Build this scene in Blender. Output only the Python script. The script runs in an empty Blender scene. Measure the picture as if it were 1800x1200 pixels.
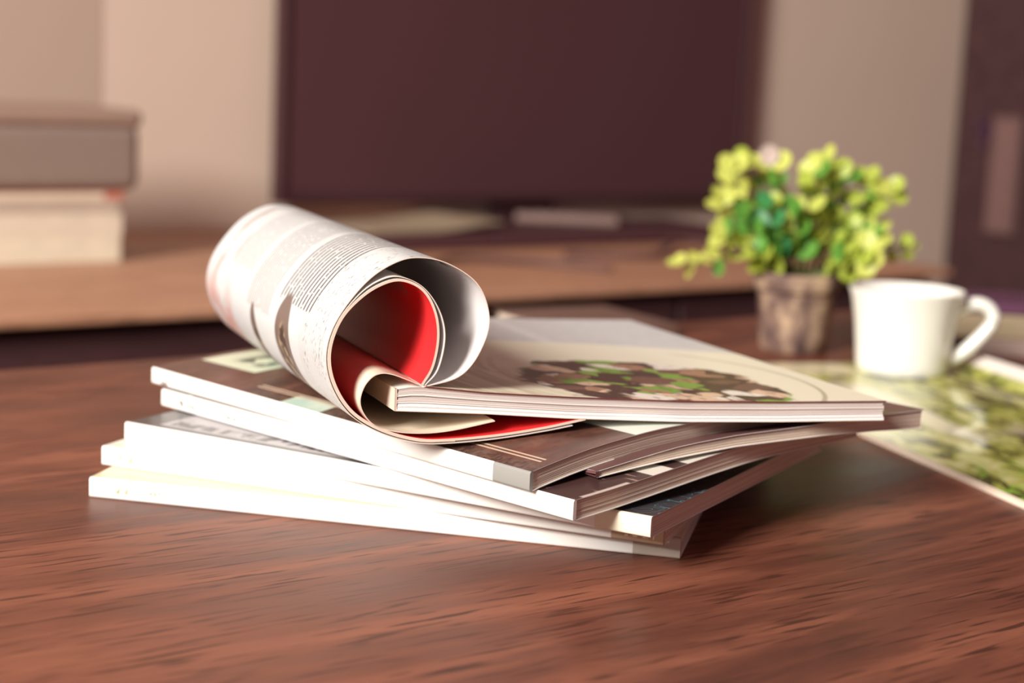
import bpy, math, random
from mathutils import Vector, Matrix

sc = bpy.context.scene
COL = sc.collection
R = math.radians

# ------------------------------------------------------------------ camera
PITCH, ROLL, CAM_H = R(9.0), R(2.6), 0.208
fw = Vector((0, math.cos(PITCH), -math.sin(PITCH)))
r0 = Vector((1, 0, 0))
u0 = r0.cross(fw)
rt = r0 * math.cos(ROLL) + u0 * math.sin(ROLL)
up = u0 * math.cos(ROLL) - r0 * math.sin(ROLL)
cd = bpy.data.cameras.new('camera')
cd.lens = 60; cd.sensor_width = 36; cd.clip_start = 0.01
cd.dof.use_dof = True; cd.dof.focus_distance = 0.715; cd.dof.aperture_fstop = 6.2
cam = bpy.data.objects.new('camera', cd); COL.objects.link(cam)
M = Matrix.Identity(4)
for i, v in enumerate((rt, up, -fw)):
    for k in range(3): M[k][i] = v[k]
M.translation = Vector((0, 0, CAM_H))
cam.matrix_world = M
sc.camera = cam

# ------------------------------------------------------------------ light
w = bpy.data.worlds.new('room_ambience'); sc.world = w; w.use_nodes = True
bg = w.node_tree.nodes['Background']
bg.inputs[0].default_value = (1.0, 0.52, 0.56, 1); bg.inputs[1].default_value = 0.20
ld = bpy.data.lights.new('window_left_offscreen', 'AREA')
ld.shape = 'RECTANGLE'; ld.size = 1.1; ld.size_y = 1.4; ld.energy = 365; ld.color = (1.0, 0.955, 0.88)
lo = bpy.data.objects.new('window_left_offscreen', ld); COL.objects.link(lo)
ldir = Vector((-0.60, -0.76, 0.50)).normalized()
lo.location = Vector((0.05, 0.85, 0.03)) + ldir * 4.0
lo.rotation_euler = ldir.to_track_quat('Z', 'Y').to_euler()
vs = sc.view_settings
vs.view_transform = 'Standard'; vs.look = 'None'; vs.exposure = 0.0; vs.gamma = 1.0
vs.use_curve_mapping = False

# ------------------------------------------------------------------ node helpers
class NT:
    def __init__(s, name):
        s.m = bpy.data.materials.new(name); s.m.use_nodes = True
        s.t = s.m.node_tree; s.b = s.t.nodes['Principled BSDF']
    def n(s, typ, **kw):
        x = s.t.nodes.new(typ)
        for k, v in kw.items(): setattr(x, k, v)
        return x
    def put(s, sock, v):
        if isinstance(v, bpy.types.NodeSocket): s.t.links.new(v, sock)
        elif isinstance(v, (tuple, list)) and len(v) == 3 and sock.type == 'RGBA': sock.default_value = (*v, 1)
        else: sock.default_value = v
    def ma(s, op, a, b=0.0, c=None):
        x = s.n('ShaderNodeMath', operation=op); s.put(x.inputs[0], a); s.put(x.inputs[1], b)
        if c is not None: s.put(x.inputs[2], c)
        return x.outputs[0]
    def mul(s, *a):
        r = a[0]
        for q in a[1:]: r = s.ma('MULTIPLY', r, q)
        return r
    def mx(s, f, a, b):
        x = s.n('ShaderNodeMix', data_type='RGBA'); s.put(x.inputs[0], f); s.put(x.inputs[6], a); s.put(x.inputs[7], b)
        return x.outputs[2]
    def ss(s, v, a, b, lo=0.0, hi=1.0):
        x = s.n('ShaderNodeMapRange', interpolation_type='SMOOTHSTEP')
        for i, q in enumerate((v, a, b, lo, hi)): s.put(x.inputs[i], q)
        return x.outputs[0]
    def uv(s):
        x = s.n('ShaderNodeUVMap', uv_map='UVMap').outputs[0]
        y = s.n('ShaderNodeSeparateXYZ'); s.put(y.inputs[0], x)
        s.vec = x; s.u, s.v = y.outputs[0], y.outputs[1]
        return s
    def obj(s):
        x = s.n('ShaderNodeTexCoord').outputs['Object']; s.vec = x
        y = s.n('ShaderNodeSeparateXYZ'); s.put(y.inputs[0], x)
        s.u, s.v, s.w = y.outputs
        return s
    def scl(s, x, y, z=1.0, rot=0.0, loc=(0, 0, 0)):
        q = s.n('ShaderNodeMapping'); s.put(q.inputs[0], s.vec); q.inputs['Scale'].default_value = (x, y, z)
        q.inputs['Rotation'].default_value = (0, 0, rot); q.inputs['Location'].default_value = loc
        return q.outputs[0]
    def noise(s, vec, scale=1.0, det=3.0, rough=0.5, dist=0.0, out=0):
        x = s.n('ShaderNodeTexNoise'); s.put(x.inputs['Vector'], vec)
        for k, v in (('Scale', scale), ('Detail', det), ('Roughness', rough), ('Distortion', dist)): x.inputs[k].default_value = v
        return x.outputs[out]
    def voro(s, vec, scale=1.0, out='Color', rnd=1.0):
        x = s.n('ShaderNodeTexVoronoi'); s.put(x.inputs['Vector'], vec); x.inputs['Scale'].default_value = scale
        x.inputs['Randomness'].default_value = rnd
        return x.outputs[out]
    def ramp(s, f, pts, const=False):
        x = s.n('ShaderNodeValToRGB'); s.put(x.inputs[0], f); e = x.color_ramp.elements
        if const: x.color_ramp.interpolation = 'CONSTANT'
        while len(e) < len(pts): e.new(0.5)
        for el, (p, c) in zip(e, pts): el.position = p; el.color = (*c, 1)
        return x.outputs[0]
    def rect(s, u0, u1, v0, v1, e=0.0006):
        return s.mul(s.ss(s.u, u0 - e, u0 + e), s.ss(s.u, u1 - e, u1 + e, 1.0, 0.0),
                     s.ss(s.v, v0 - e, v0 + e), s.ss(s.v, v1 - e, v1 + e, 1.0, 0.0))
    def ell(s, cu, cv, ru, rv, soft=0.12):
        a = s.ma('DIVIDE', s.ma('SUBTRACT', s.u, cu), ru); b = s.ma('DIVIDE', s.ma('SUBTRACT', s.v, cv), rv)
        d = s.ma('SQRT', s.ma('ADD', s.mul(a, a), s.mul(b, b)))
        return s.ss(d, 1.0 - soft, 1.0 + soft, 1.0, 0.0)
    def end(s, col, rough=0.5, spec=0.5, bump=None, bs=0.2, bd=0.001, **kw):
        s.put(s.b.inputs['Base Color'], col); s.put(s.b.inputs['Roughness'], rough)
        s.b.inputs['Specular IOR Level'].default_value = spec
        for k, v in kw.items(): s.put(s.b.inputs[k.replace('_', ' ')], v)
        if bump is not None:
            x = s.n('ShaderNodeBump'); s.put(x.inputs['Height'], bump)
            x.inputs['Strength'].default_value = bs; x.inputs['Distance'].default_value = bd
            s.t.links.new(x.outputs[0], s.b.inputs['Normal'])
        return s.m

def plain(name, col, rough=0.5, var=0.12, scale=40, spec=0.5, **kw):
    t = NT(name).obj(); n = t.noise(t.vec, scale)
    return t.end(t.mx(n, tuple(c * (1 - var) for c in col), tuple(min(1, c * (1 + var)) for c in col)), rough, spec, **kw)

# ------------------------------------------------------------------ object helpers
def tag(o, label, cat, group=None):
    o['label'] = label; o['category'] = cat
    if group: o['group'] = group
    return o
def empty(name, loc, yaw=0.0, label=None, cat=None, group=None):
    o = bpy.data.objects.new(name, None); COL.objects.link(o)
    o.empty_display_size = 0.02; o.location = loc; o.rotation_euler = (0, 0, yaw)
    if label: tag(o, label, cat, group)
    return o
def mesh(name, V, F, mats, parent=None, uv=None, fm=None, smooth=False):
    me = bpy.data.meshes.new(name); me.from_pydata([tuple(v) for v in V], [], F)
    if not isinstance(mats, (list, tuple)): mats = [mats]
    for m in mats: me.materials.append(m)
    if fm: me.polygons.foreach_set('material_index', fm)
    l = me.uv_layers.new(name='UVMap')
    k = 0
    for fi, f in enumerate(F):
        for j, vi in enumerate(f):
            l.data[k].uv = uv[fi][j] if uv else (V[vi][0], V[vi][1])
            k += 1
    if smooth:
        me.polygons.foreach_set('use_smooth', [True] * len(F))
        try: me.set_sharp_from_angle(angle=R(40))
        except Exception: pass
    me.update()
    o = bpy.data.objects.new(name, me); COL.objects.link(o)
    if parent: o.parent = parent
    return o
def struct(o):
    o['kind'] = 'structure'; return o
def bevel(o, wd, seg=2):
    b = o.modifiers.new('bevel', 'BEVEL'); b.width = wd; b.segments = seg; b.limit_method = 'ANGLE'; b.angle_limit = R(40)
    return o
def box(name, a, b, mat, parent=None, bev=0.0, seg=2):
    x0, y0, z0 = a; x1, y1, z1 = b
    V = [(x0,y0,z0),(x1,y0,z0),(x1,y1,z0),(x0,y1,z0),(x0,y0,z1),(x1,y0,z1),(x1,y1,z1),(x0,y1,z1)]
    F = [(0,3,2,1),(4,5,6,7),(0,1,5,4),(1,2,6,5),(2,3,7,6),(3,0,4,7)]
    o = mesh(name, V, F, mat, parent)
    return bevel(o, bev, seg) if bev else o
def lathe(name, prof, mat, parent=None, n=48, closed=True):
    V, F = [], []
    m = len(prof)
    for i in range(n):
        t = 2 * math.pi * i / n
        for r, z in prof: V.append((r * math.cos(t), r * math.sin(t), z))
    for i in range(n):
        for j in range(m - 1):
            a, b = i * m + j, ((i + 1) % n) * m + j
            F.append((a, b, b + 1, a + 1))
    return mesh(name, V, F, mat, parent, smooth=True)
def crom(P, n=8):
    Q = [Vector(p) for p in P]; out = []
    for i in range(len(Q) - 1):
        a = Q[i - 1] if i else Q[i] * 2 - Q[i + 1]
        b, c = Q[i], Q[i + 1]
        d = Q[i + 2] if i + 2 < len(Q) else c * 2 - b
        for k in range(n):
            t = k / n
            out.append(0.5 * ((2 * b) + (c - a) * t + (2 * a - 5 * b + 4 * c - d) * t * t + (3 * b - a - 3 * c + d) * t ** 3))
    out.append(Q[-1]); return out
def tube(name, P, rad, mat, parent=None, n=10, flat=1.0):
    V, F = [], []
    rad = rad if callable(rad) else (lambda t, r=rad: r)
    N = len(P); ref = Vector((0.03, 0.11, 1)).normalized()
    for i, p in enumerate(P):
        d = (P[min(i + 1, N - 1)] - P[max(i - 1, 0)]).normalized()
        a = d.cross(ref)
        if a.length < 0.2: a = d.cross(Vector((1, 0, 0)))
        a.normalize(); b = d.cross(a); r = rad(i / (N - 1))
        for k in range(n):
            t = 2 * math.pi * k / n
            V.append(p + a * (r * flat * math.cos(t)) + b * (r * math.sin(t)))
    for i in range(N - 1):
        for k in range(n):
            F.append((i * n + k, i * n + (k + 1) % n, (i + 1) * n + (k + 1) % n, (i + 1) * n + k))
    F.append(tuple(range(n))[::-1]); F.append(tuple((N - 1) * n + k for k in range(n)))
    return mesh(name, V, F, mat, parent, smooth=True)
def sst(x, a, b):
    t = max(0.0, min(1.0, (x - a) / (b - a))); return t * t * (3 - 2 * t)
def interp(x, T):
    if x <= T[0][0]: return T[0][1]
    for (a, p), (b, q) in zip(T, T[1:]):
        if x <= b: return p + (q - p) * (x - a) / (b - a)
    return T[-1][1]
def slab(name, x0, x1, y0, y1, zb, zt, mats, parent=None, nx=14, ny=14, layers=1, ridge=0.0, pos=None, seed=1):
    """curved sheet body: top/bottom grids plus side walls with page-edge ridges; mats = [faces, edges]"""
    fb = zb if callable(zb) else (lambda x, y: zb)
    ft = zt if callable(zt) else (lambda x, y: zt)
    pos = pos or (lambda x, y, z: (x, y, z))
    rnd = random.Random(seed)
    V, F, UV, FM = [], [], [], []
    xs = [x0 + (x1 - x0) * i / nx for i in range(nx + 1)]; ys = [y0 + (y1 - y0) * j / ny for j in range(ny + 1)]
    for top in (1, 0):
        base = len(V)
        for x in xs:
            for y in ys: V.append(pos(x, y, (ft if top else fb)(x, y)))
        for i in range(nx):
            for j in range(ny):
                a = base + i * (ny + 1) + j; b = a + ny + 1
                q = [(a, i, j), (b, i + 1, j), (b + 1, i + 1, j + 1), (a + 1, i, j + 1)]
                if not top: q.reverse()
                F.append(tuple(k[0] for k in q)); UV.append([(xs[k[1]], ys[k[2]]) for k in q]); FM.append(0)
    off = [0.0] + [-ridge * rnd.random() for _ in range(layers - 1)] + [0.0]
    cx, cy = (x0 + x1) / 2, (y0 + y1) / 2
    for side in range(4):
        if side == 0: L = [(x, y0) for x in xs]; nn = (0, -1)
        elif side == 1: L = [(x1, y) for y in ys]; nn = (1, 0)
        elif side == 2: L = [(x, y1) for x in reversed(xs)]; nn = (0, 1)
        else: L = [(x0, y) for y in reversed(ys)]; nn = (-1, 0)
        base = len(V); k = layers + 1
        for (x, y) in L:
            a, b = fb(x, y), ft(x, y)
            for j in range(k):
                V.append(pos(x + nn[0] * off[j], y + nn[1] * off[j], a + (b - a) * j / layers))
        for i in range(len(L) - 1):
            for j in range(layers):
                a = base + i * k + j; b = a + k
                F.append((a, b, b + 1, a + 1))
                pa = L[i][0] + L[i][1]; pb = L[i + 1][0] + L[i + 1][1]
                UV.append([(pa, j / layers), (pb, j / layers), (pb, (j + 1) / layers), (pa, (j + 1) / layers)])
                FM.append(1)
    mats = list(mats) if isinstance(mats, (list, tuple)) else [mats, mats]
    return mesh(name, V, F, mats, parent, UV, FM, smooth=True)

# ------------------------------------------------------------------ shared materials
def m_wood(name, dark, mid, light, rough=0.3, sx=3.0, sy=26.0, fine=1.0, coat=0.0, spec=0.5):
    t = NT(name).obj()
    warp = t.noise(t.scl(2.2, 7, 7), 1.0, 3, 0.5)
    x = t.n('ShaderNodeVectorMath', operation='ADD'); t.put(x.inputs[0], t.scl(sx, sy, sy))
    sc_ = t.n('ShaderNodeVectorMath', operation='SCALE'); t.put(sc_.inputs[0], t.noise(t.scl(2.2, 7, 7), 1.0, 2, 0.5, 0, 1)); sc_.inputs[3].default_value = 2.2
    t.put(x.inputs[1], sc_.outputs[0])
    g = t.noise(x.outputs[0], 1.0, 6, 0.62)
    pores = t.noise(t.scl(sx * 9 * fine, sy * 14 * fine, sy * 14), 1.0, 2, 0.5)
    pm = t.mul(t.ss(pores, 0.54, 0.68), t.ss(g, 0.35, 0.6, 0.35, 1.0))
    big = t.noise(t.scl(1.4, 4.2, 4), 1.0, 3, 0.5)
    c = t.ramp(g, [(0.30, dark), (0.5, mid), (0.72, light)])
    c = t.mx(t.mul(t.ss(big, 0.45, 0.7), 0.55), c, light)
    c = t.mx(t.mul(pm, 0.75), c, tuple(q * 0.45 for q in dark))
    r = t.ss(g, 0.2, 0.8, rough - 0.06, rough + 0.08)
    return t.end(c, r, spec, bump=t.ma('SUBTRACT', g, t.mul(pm, 0.6)), bs=0.10, bd=0.0006, Coat_Weight=coat, Coat_Roughness=0.2)

WOOD = m_wood('table_wood', (0.048, 0.016, 0.011), (0.132, 0.043, 0.027), (0.30, 0.110, 0.064), 0.40, spec=0.14)
SHELFWOOD = m_wood('console_wood', (0.38, 0.185, 0.105), (0.48, 0.245, 0.145), (0.56, 0.30, 0.19), 0.5)
DARKWOOD = m_wood('dark_wood', (0.042, 0.014, 0.016), (0.055, 0.019, 0.021), (0.07, 0.026, 0.027), 0.6)
FLOORM = m_wood('floor_wood', (0.06, 0.025, 0.02), (0.10, 0.045, 0.032), (0.14, 0.065, 0.045), 0.5)

def m_pages(name, a, b, lines=38.0, tint=None):
    """page edges: fine alternating lines across the thickness (v runs 0..1 over it)"""
    t = NT(name).uv()
    n = t.noise(t.scl(6, lines, 1), 1.0, 4, 0.75)
    n2 = t.noise(t.scl(1.5, lines * 0.22, 1, loc=(3, 5, 0)), 1.0, 2, 0.6)
    c = t.mx(t.ss(n, 0.36, 0.62), a, b)
    c = t.mx(t.ss(n2, 0.52, 0.66, 0.0, 0.4), c, tint or a)
    return t.end(c, 0.75, 0.3, bump=n, bs=0.25, bd=0.0004)
PAGES = m_pages('page_edges_warm', (0.50, 0.385, 0.30), (0.88, 0.77, 0.64))
PAGESW = m_pages('page_edges_white', (0.46, 0.37, 0.34), (0.86, 0.80, 0.77), 30, (0.55, 0.42, 0.34))
PAPER = plain('white_paper', (0.82, 0.80, 0.76), 0.55, 0.03)
CREAM = plain('cream_paper', (0.80, 0.70, 0.58), 0.5, 0.04)

# ------------------------------------------------------------------ the setting (room frame: a along the wall, b away from the table)
YAW = R(37.5)
EX = Vector((math.cos(YAW), math.sin(YAW), 0)); EY = Vector((-math.sin(YAW), math.cos(YAW), 0))
def room(a, b, z=0.0): return EX * a + EY * b + Vector((0, 0, z))
ZF, ZC = -0.44, -0.03          # floor level, console top level (table top is z = 0)

wallm = NT('wall_plaster').obj()
wallm = wallm.end(wallm.mx(wallm.noise(wallm.scl(3, 3, 3), 1, 4), (0.67, 0.52, 0.42), (0.75, 0.59, 0.48)), 0.8, 0.2,
                  bump=wallm.noise(wallm.vec, 180), bs=0.15)
wall2 = plain('wall_panel_taupe', (0.50, 0.375, 0.30), 0.8, 0.05, 3, 0.2)
def rbox(name, a, b, mat, parent=None, bev=0.0, seg=2):
    o = box(name, a, b, mat, parent, bev, seg)
    if parent is None: o.rotation_euler = (0, 0, YAW)
    return o
struct(rbox('wall_back', (-2.0, 2.17, ZF), (4.2, 2.27, 2.2), wallm))
struct(rbox('floor', (-2.5, -3.0, ZF - 0.05), (4.2, 2.27, ZF), FLOORM))
struct(rbox('trim_1', (-1.2, 2.1692, ZF), (0.955, 2.17, 2.2), wall2))
struct(rbox('baseboard_back', (0.955, 2.155, ZF), (4.2, 2.17, ZF + 0.09), DARKWOOD, None, 0.003))

# ---- coffee table
table = empty('coffee_table', room(0.65, 0.60, ZF), YAW, 'wide reddish-brown wooden coffee table with satin grain', 'table')
H = -ZF
def tb(name, a, b, mat, bev=0.0, seg=2): return box(name, a, b, mat, table, bev, seg)
tb('tabletop', (-0.85, -0.50, H - 0.032), (0.85, 0.475, H), WOOD, 0.004, 3)
for sx in (-1, 1):
    for sy in (-1, 1):
        x, y = sx * 0.77, sy * 0.41 - 0.012
        tb('leg', (x - 0.03, y - 0.03, 0), (x + 0.03, y + 0.03, H - 0.032), WOOD, 0.004)
for sy in (-1, 1):
    y = sy * 0.41 - 0.012
    tb('apron', (-0.74, y - 0.010, H - 0.10), (0.74, y + 0.010, H - 0.032), WOOD, 0.002)
for sx in (-1, 1):
    tb('apron', (sx * 0.77 - 0.010, -0.392, H - 0.10), (sx * 0.77 + 0.010, 0.368, H - 0.032), WOOD, 0.002)

# ---- TV console
con = empty('tv_console', room(0.95, 1.80, ZF), YAW, 'long low television console with light brown top and dark drawers', 'console')
hc = ZC - ZF
def cb(name, a, b, mat, p=None, bev=0.002): return box(name, a, b, mat, p or con, bev)
cb('top', (-1.00, -0.335, hc - 0.010), (0.92, 0.368, hc), SHELFWOOD)
cb('carcass', (-0.985, -0.300, 0.06), (0.905, 0.340, hc - 0.010), DARKWOOD)
for i in range(4):
    x = -0.975 + i * 0.47
    d = cb('drawer', (x + 0.004, -0.318, 0.075), (x + 0.466, -0.300, hc - 0.018), DARKWOOD)
    cb('handle', (x + 0.17, -0.330, 0.20), (x + 0.30, -0.318, 0.212), DARKWOOD, d)
for sx in (-0.93, 0.85):
    for sy in (-0.26, 0.29): cb('leg', (sx - 0.025, sy - 0.025, 0), (sx + 0.025, sy + 0.025, 0.06), DARKWOOD)

# ---- television
tv = empty('television', room(1.660, 2.150, ZC), YAW, 'large switched-off flat television with black screen on the console', 'television')
scr = NT('tv_screen').obj()
scr = scr.end(scr.mx(scr.noise(scr.vec, 4), (0.088, 0.036, 0.041), (0.096, 0.039, 0.045)), 0.55, 0.25)
blk = plain('tv_plastic', (0.06, 0.022, 0.026), 0.5, 0.06)
box('back_shell', (-0.43, 0.0, 0.06), (0.43, 0.016, 0.50), blk, tv, 0.01)
box('screen', (-0.445, -0.022, 0.050), (0.445, -0.006, 0.520), scr, tv)
for nm, a, b in (('bezel', (-0.457, -0.026, 0.036), (0.457, 0.0, 0.050)), ('bezel', (-0.457, -0.026, 0.520), (0.457, 0.0, 0.532)),
                 ('bezel', (-0.457, -0.026, 0.050), (-0.445, 0.0, 0.520)), ('bezel', (0.445, -0.026, 0.050), (0.457, 0.0, 0.520))):
    box(nm, a, b, blk, tv, 0.002)
box('stand_neck', (-0.06, -0.004, 0.006), (0.06, 0.012, 0.07), blk, tv, 0.004)
box('stand_base', (-0.20, -0.14, 0.0), (0.20, 0.012, 0.008), blk, tv, 0.003)

# ---- dark tall cabinet at the right with a hanging print and a purple rosette
cab = empty('tall_cabinet', room(3.06, 2.0, ZF), YAW, 'tall dark brown cabinet standing against the beige wall', 'cabinet')
box('side_panel', (-0.325, -0.30, 0.0), (-0.305, 0.165, 2.3), DARKWOOD, cab, 0.002)
box('side_panel', (0.505, -0.30, 0.0), (0.525, 0.165, 2.3), DARKWOOD, cab, 0.002)
box('back_panel', (-0.305, 0.150, 0.0), (0.505, 0.165, 2.3), DARKWOOD, cab)
for z in (0.06, 0.60, 1.15, 1.70, 2.28): box('shelf', (-0.305, -0.29, z), (0.505, 0.150, z + 0.02), DARKWOOD, cab)
pf = empty('picture_frame', room(2.733, 2.036, -0.06), YAW, 'narrow pinkish-brown framed print hung on the dark cabinet side', 'picture')
frm = plain('frame_rose_brown', (0.15, 0.075, 0.07), 0.6)
prn = plain('print_dusty_rose', (0.19, 0.10, 0.092), 0.6, 0.2, 30)
box('frame', (-0.010, -0.034, 0.0), (0.0, 0.034, 0.225), frm, pf, 0.002)
box('print', (-0.0115, -0.026, 0.008), (-0.010, 0.026, 0.217), prn, pf)
ro = empty('fabric_rosette', room(2.720, 2.086, 0.118), YAW, 'small purple fabric rosette hanging on the dark cabinet side', 'ornament')
pur = plain('purple_fabric', (0.10, 0.035, 0.075), 0.8)
V, F = [(0, 0, 0.022)], []
for i in range(24):
    t = 2 * math.pi * i / 24; r = 0.021 if i % 2 else 0.016
    V.append((-0.006 if i % 2 else 0.006, r * math.cos(t), 0.022 + r * math.sin(t)))
V.append((0.012, 0, 0.022))
for i in range(24): F += [(0, 1 + i, 1 + (i + 1) % 24), (25, 1 + (i + 1) % 24, 1 + i)]
mesh('petals', V, F, pur, ro)
box('ribbon', (0.0, -0.004, -0.02), (0.004, 0.004, 0.022), pur, ro)

# ---- things on the console: book pile with a rounded box, papers, remote, cables
def mini_book(name, loc, yaw, L, W, t, cov, pg, label, group=None, cat='book'):
    """closed book: local x along the spine side, y back from it"""
    o = empty(name, loc, yaw, label, cat, group)
    ct = min(0.0016, t * 0.16)
    box('back_cover', (0, 0, 0), (L, W, ct), cov, o)
    slab('page_block', 0.003, L - 0.003, 0.003, W - 0.003, ct, t - ct, [PAPER, pg], o, 2, 2, 8, 0.0006)
    box('front_cover', (0, 0, t - ct), (L, W, t), cov, o)
    box('spine', (0, -0.0012, 0), (L, 0.003, t), cov, o, min(0.001, t * 0.2))
    return o
bc1 = plain('cover_ivory', (0.78, 0.70, 0.54), 0.6); bc2 = plain('cover_sand', (0.76, 0.66, 0.52), 0.6)
bc3 = plain('cover_putty', (0.52, 0.42, 0.34), 0.6); bc4 = plain('cover_coral', (0.55, 0.20, 0.14), 0.6)
z = ZC
for (a1, t, cov, lab) in ((0.832, 0.030, bc1, 'thick ivory book at the bottom of the pile on the console'),
                          (0.834, 0.026, bc2, 'sand-coloured book second from the bottom of the console pile'),
                          (0.829, 0.015, bc3, 'putty grey book second from the top of the console pile'),
                          (0.836, 0.010, bc4, 'thin coral-edged book topping the console pile under the box')):
    o = mini_book('hardcover_book', room(a1 - 0.24, 1.835, z), YAW, 0.24, 0.17, t, cov, PAGES, lab, 'books piled on the console')
    z += t
    if cov is bc4:
        box('spine_wrap', (0.0, -0.0018, 0.0015), (0.215, -0.0012, 0.0085), bc1, o)
boxm = plain('box_taupe', (0.27, 0.20, 0.165), 0.75, 0.08, 60)
lidm = plain('box_lid_taupe', (0.33, 0.22, 0.17), 0.7, 0.08, 60)
sb = empty('storage_box', room(0.60, 1.832, z), YAW, 'taupe rounded storage box lying on top of the console book pile', 'box')
bevel(box('body', (0, 0, 0), (0.256, 0.17, 0.078), boxm, sb), 0.014, 4)
bevel(box('lid', (-0.002, -0.002, 0.072), (0.258, 0.172, 0.094), lidm, sb), 0.010, 4)
sbar = empty('soundbar', room(1.15, 1.835, ZC), YAW, 'long low black soundbar in front of the television', 'soundbar')
box('body', (0, 0.004, 0.0), (0.66, 0.150, 0.022), blk, sbar, 0.003)
for i in range(3): box('speaker_grille', (0.006 + i * 0.2175, 0.0, 0.003), (0.219 + i * 0.2175, 0.004, 0.019), scr, sbar, 0.001)
pap = plain('paper_khaki', (0.36, 0.28, 0.19), 0.7); pap2 = plain('remote_shell', (0.22, 0.14, 0.12), 0.6)
def curl(x, y): return 0.004 + 0.010 * sst(x, 0.10, 0.22)
o = slab('paper_sheet', 0, 0.22, 0, 0.15, curl, lambda x, y: curl(x, y) + 0.002, [pap, pap], None, 10, 4)
o.location = room(1.18, 1.84, ZC + 0.019); o.rotation_euler = (0, 0, YAW + R(4))
tag(o, 'khaki folded paper lying on the soundbar below the television', 'paper')
rc = empty('remote_control', room(1.50, 1.96, ZC + 0.022), YAW - R(38), 'slim brown remote control on the soundbar below the television', 'remote')
box('body', (0, 0, 0), (0.15, 0.036, 0.014), pap2, rc, 0.004)
rbm = plain('button_rubber', (0.20, 0.12, 0.11), 0.7)
for i in range(6):
    for j in range(2): box('button', (0.03 + i * 0.018, 0.009 + j * 0.012, 0.014), (0.039 + i * 0.018, 0.015 + j * 0.012, 0.0155), rbm, rc)
cabm = plain('cable_rubber', (0.11, 0.055, 0.055), 0.6)
def cable(P, r, lab):
    o = tube('cable', crom([room(a, b, zz) for a, b, zz in P], 8), r, cabm)
    tag(o, lab, 'cable')
cable([(1.40, 1.72, ZC + .005), (1.52, 1.68, ZC + .005), (1.62, 1.74, ZC + .016), (1.72, 1.70, ZC + .005), (1.80, 1.78, ZC + .005), (1.84, 1.90, ZC + .005)], 0.005,
      'brown rubber cable looping over the right end of the console')
cable([(1.02, 1.72, ZC + .004), (1.12, 1.66, ZC + .004), (1.22, 1.70, ZC + .008), (1.32, 1.66, ZC + .004), (1.36, 1.58, ZC + .004)], 0.004,
      'thin brown cable trailing on the console near the book pile')

# ------------------------------------------------------------------ stacked magazines
def m_spine(name, base, blocks=(), marks=(), rough=0.42):
    t = NT(name).uv(); c = t.mx(t.noise(t.scl(30, 60), 1.0), base, tuple(q * 0.96 for q in base))
    for (u0, u1, v0, v1, col) in blocks: c = t.mx(t.rect(u0, u1, v0, v1, 0.0003), c, col)
    for (u0, u1, v0, v1, col, s) in marks:
        n = t.noise(t.scl(s, s * 0.55, 1, loc=(u0 * 371, 1.3, 0)), 1.0, 2, 0.6)
        word = t.noise(t.scl(s * 0.16, 1, 1, loc=(u0 * 91, 0, 0)), 1.0, 1)
        c = t.mx(t.mul(t.rect(u0, u1, v0, v1, 0.0003), t.ss(n, 0.48, 0.54), t.ss(word, 0.40, 0.46)), c, col)
    return t.end(c, rough, 0.4)

def magazine(name, loc, yaw, L, W, t, label, front, spine, back=None, dz=None, tp=None, pages=PAGES, seed=1, group='magazines stacked on the coffee table'):
    """closed magazine; local x along the spine, y across the width; dz(x,y) = rise of the underside, tp(x,y) = thickness"""
    o = empty(name, loc, R(yaw), label, 'magazine', group)
    dz = dz or (lambda x, y: 0.0); tp = tp or (lambda x, y: t); c = 0.00035
    zb = lambda x, y: dz(x, y); zt = lambda x, y: dz(x, y) + tp(x, y)
    slab('back_cover', 0, L, 0, W, zb, lambda x, y: zb(x, y) + c, [back or PAPER, PAPER], o, 12, 18)
    slab('page_block', 0.0006, L - 0.0006, 0.0008, W - 0.0008, lambda x, y: zb(x, y) + c, lambda x, y: zt(x, y) - c, [PAPER, pages], o, 12, 18, 24, 0.0003, seed=seed)
    slab('front_cover', 0, L, 0, W, lambda x, y: zt(x, y) - c, zt, [front, PAPER], o, 12, 18)
    prof = [(0.0012, -0.00002), (0.0, 0.0), (-0.0006, 0.0005), (-0.0008, 0.0012), (-0.0008, -0.0012), (-0.0006, -0.0005), (0.0, 0.0), (0.0012, 0.00002)]
    nx = 16; V, F, UV = [], [], []
    for i in range(nx + 1):
        x = L * i / nx
        for j, (y, dzz) in enumerate(prof): V.append((x, y, (zb(x, 0) if j < 4 else zt(x, 0)) + dzz))
    k = len(prof)
    for i in range(nx):
        for j in range(k - 1):
            q = [i * k + j, (i + 1) * k + j, (i + 1) * k + j + 1, i * k + j + 1]
            F.append(tuple(q)); UV.append([(V[a][0], V[a][2]) for a in q])
    for i in (0, nx):
        q = list(range(i * k, i * k + k)); q = q if i else q[::-1]
        F.append(tuple(q)); UV.append([(V[a][0], V[a][2]) for a in q])
    mesh('spine', V, F, spine, o, UV, smooth=True)
    return o

WHITE = (0.84, 0.83, 0.79)
GOLD = (0.50, 0.30, 0.10); INK = (0.16, 0.13, 0.12)
def m_cover(name, fn, rough=0.3):
    t = NT(name).uv(); return t.end(fn(t), rough, 0.5)

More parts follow.
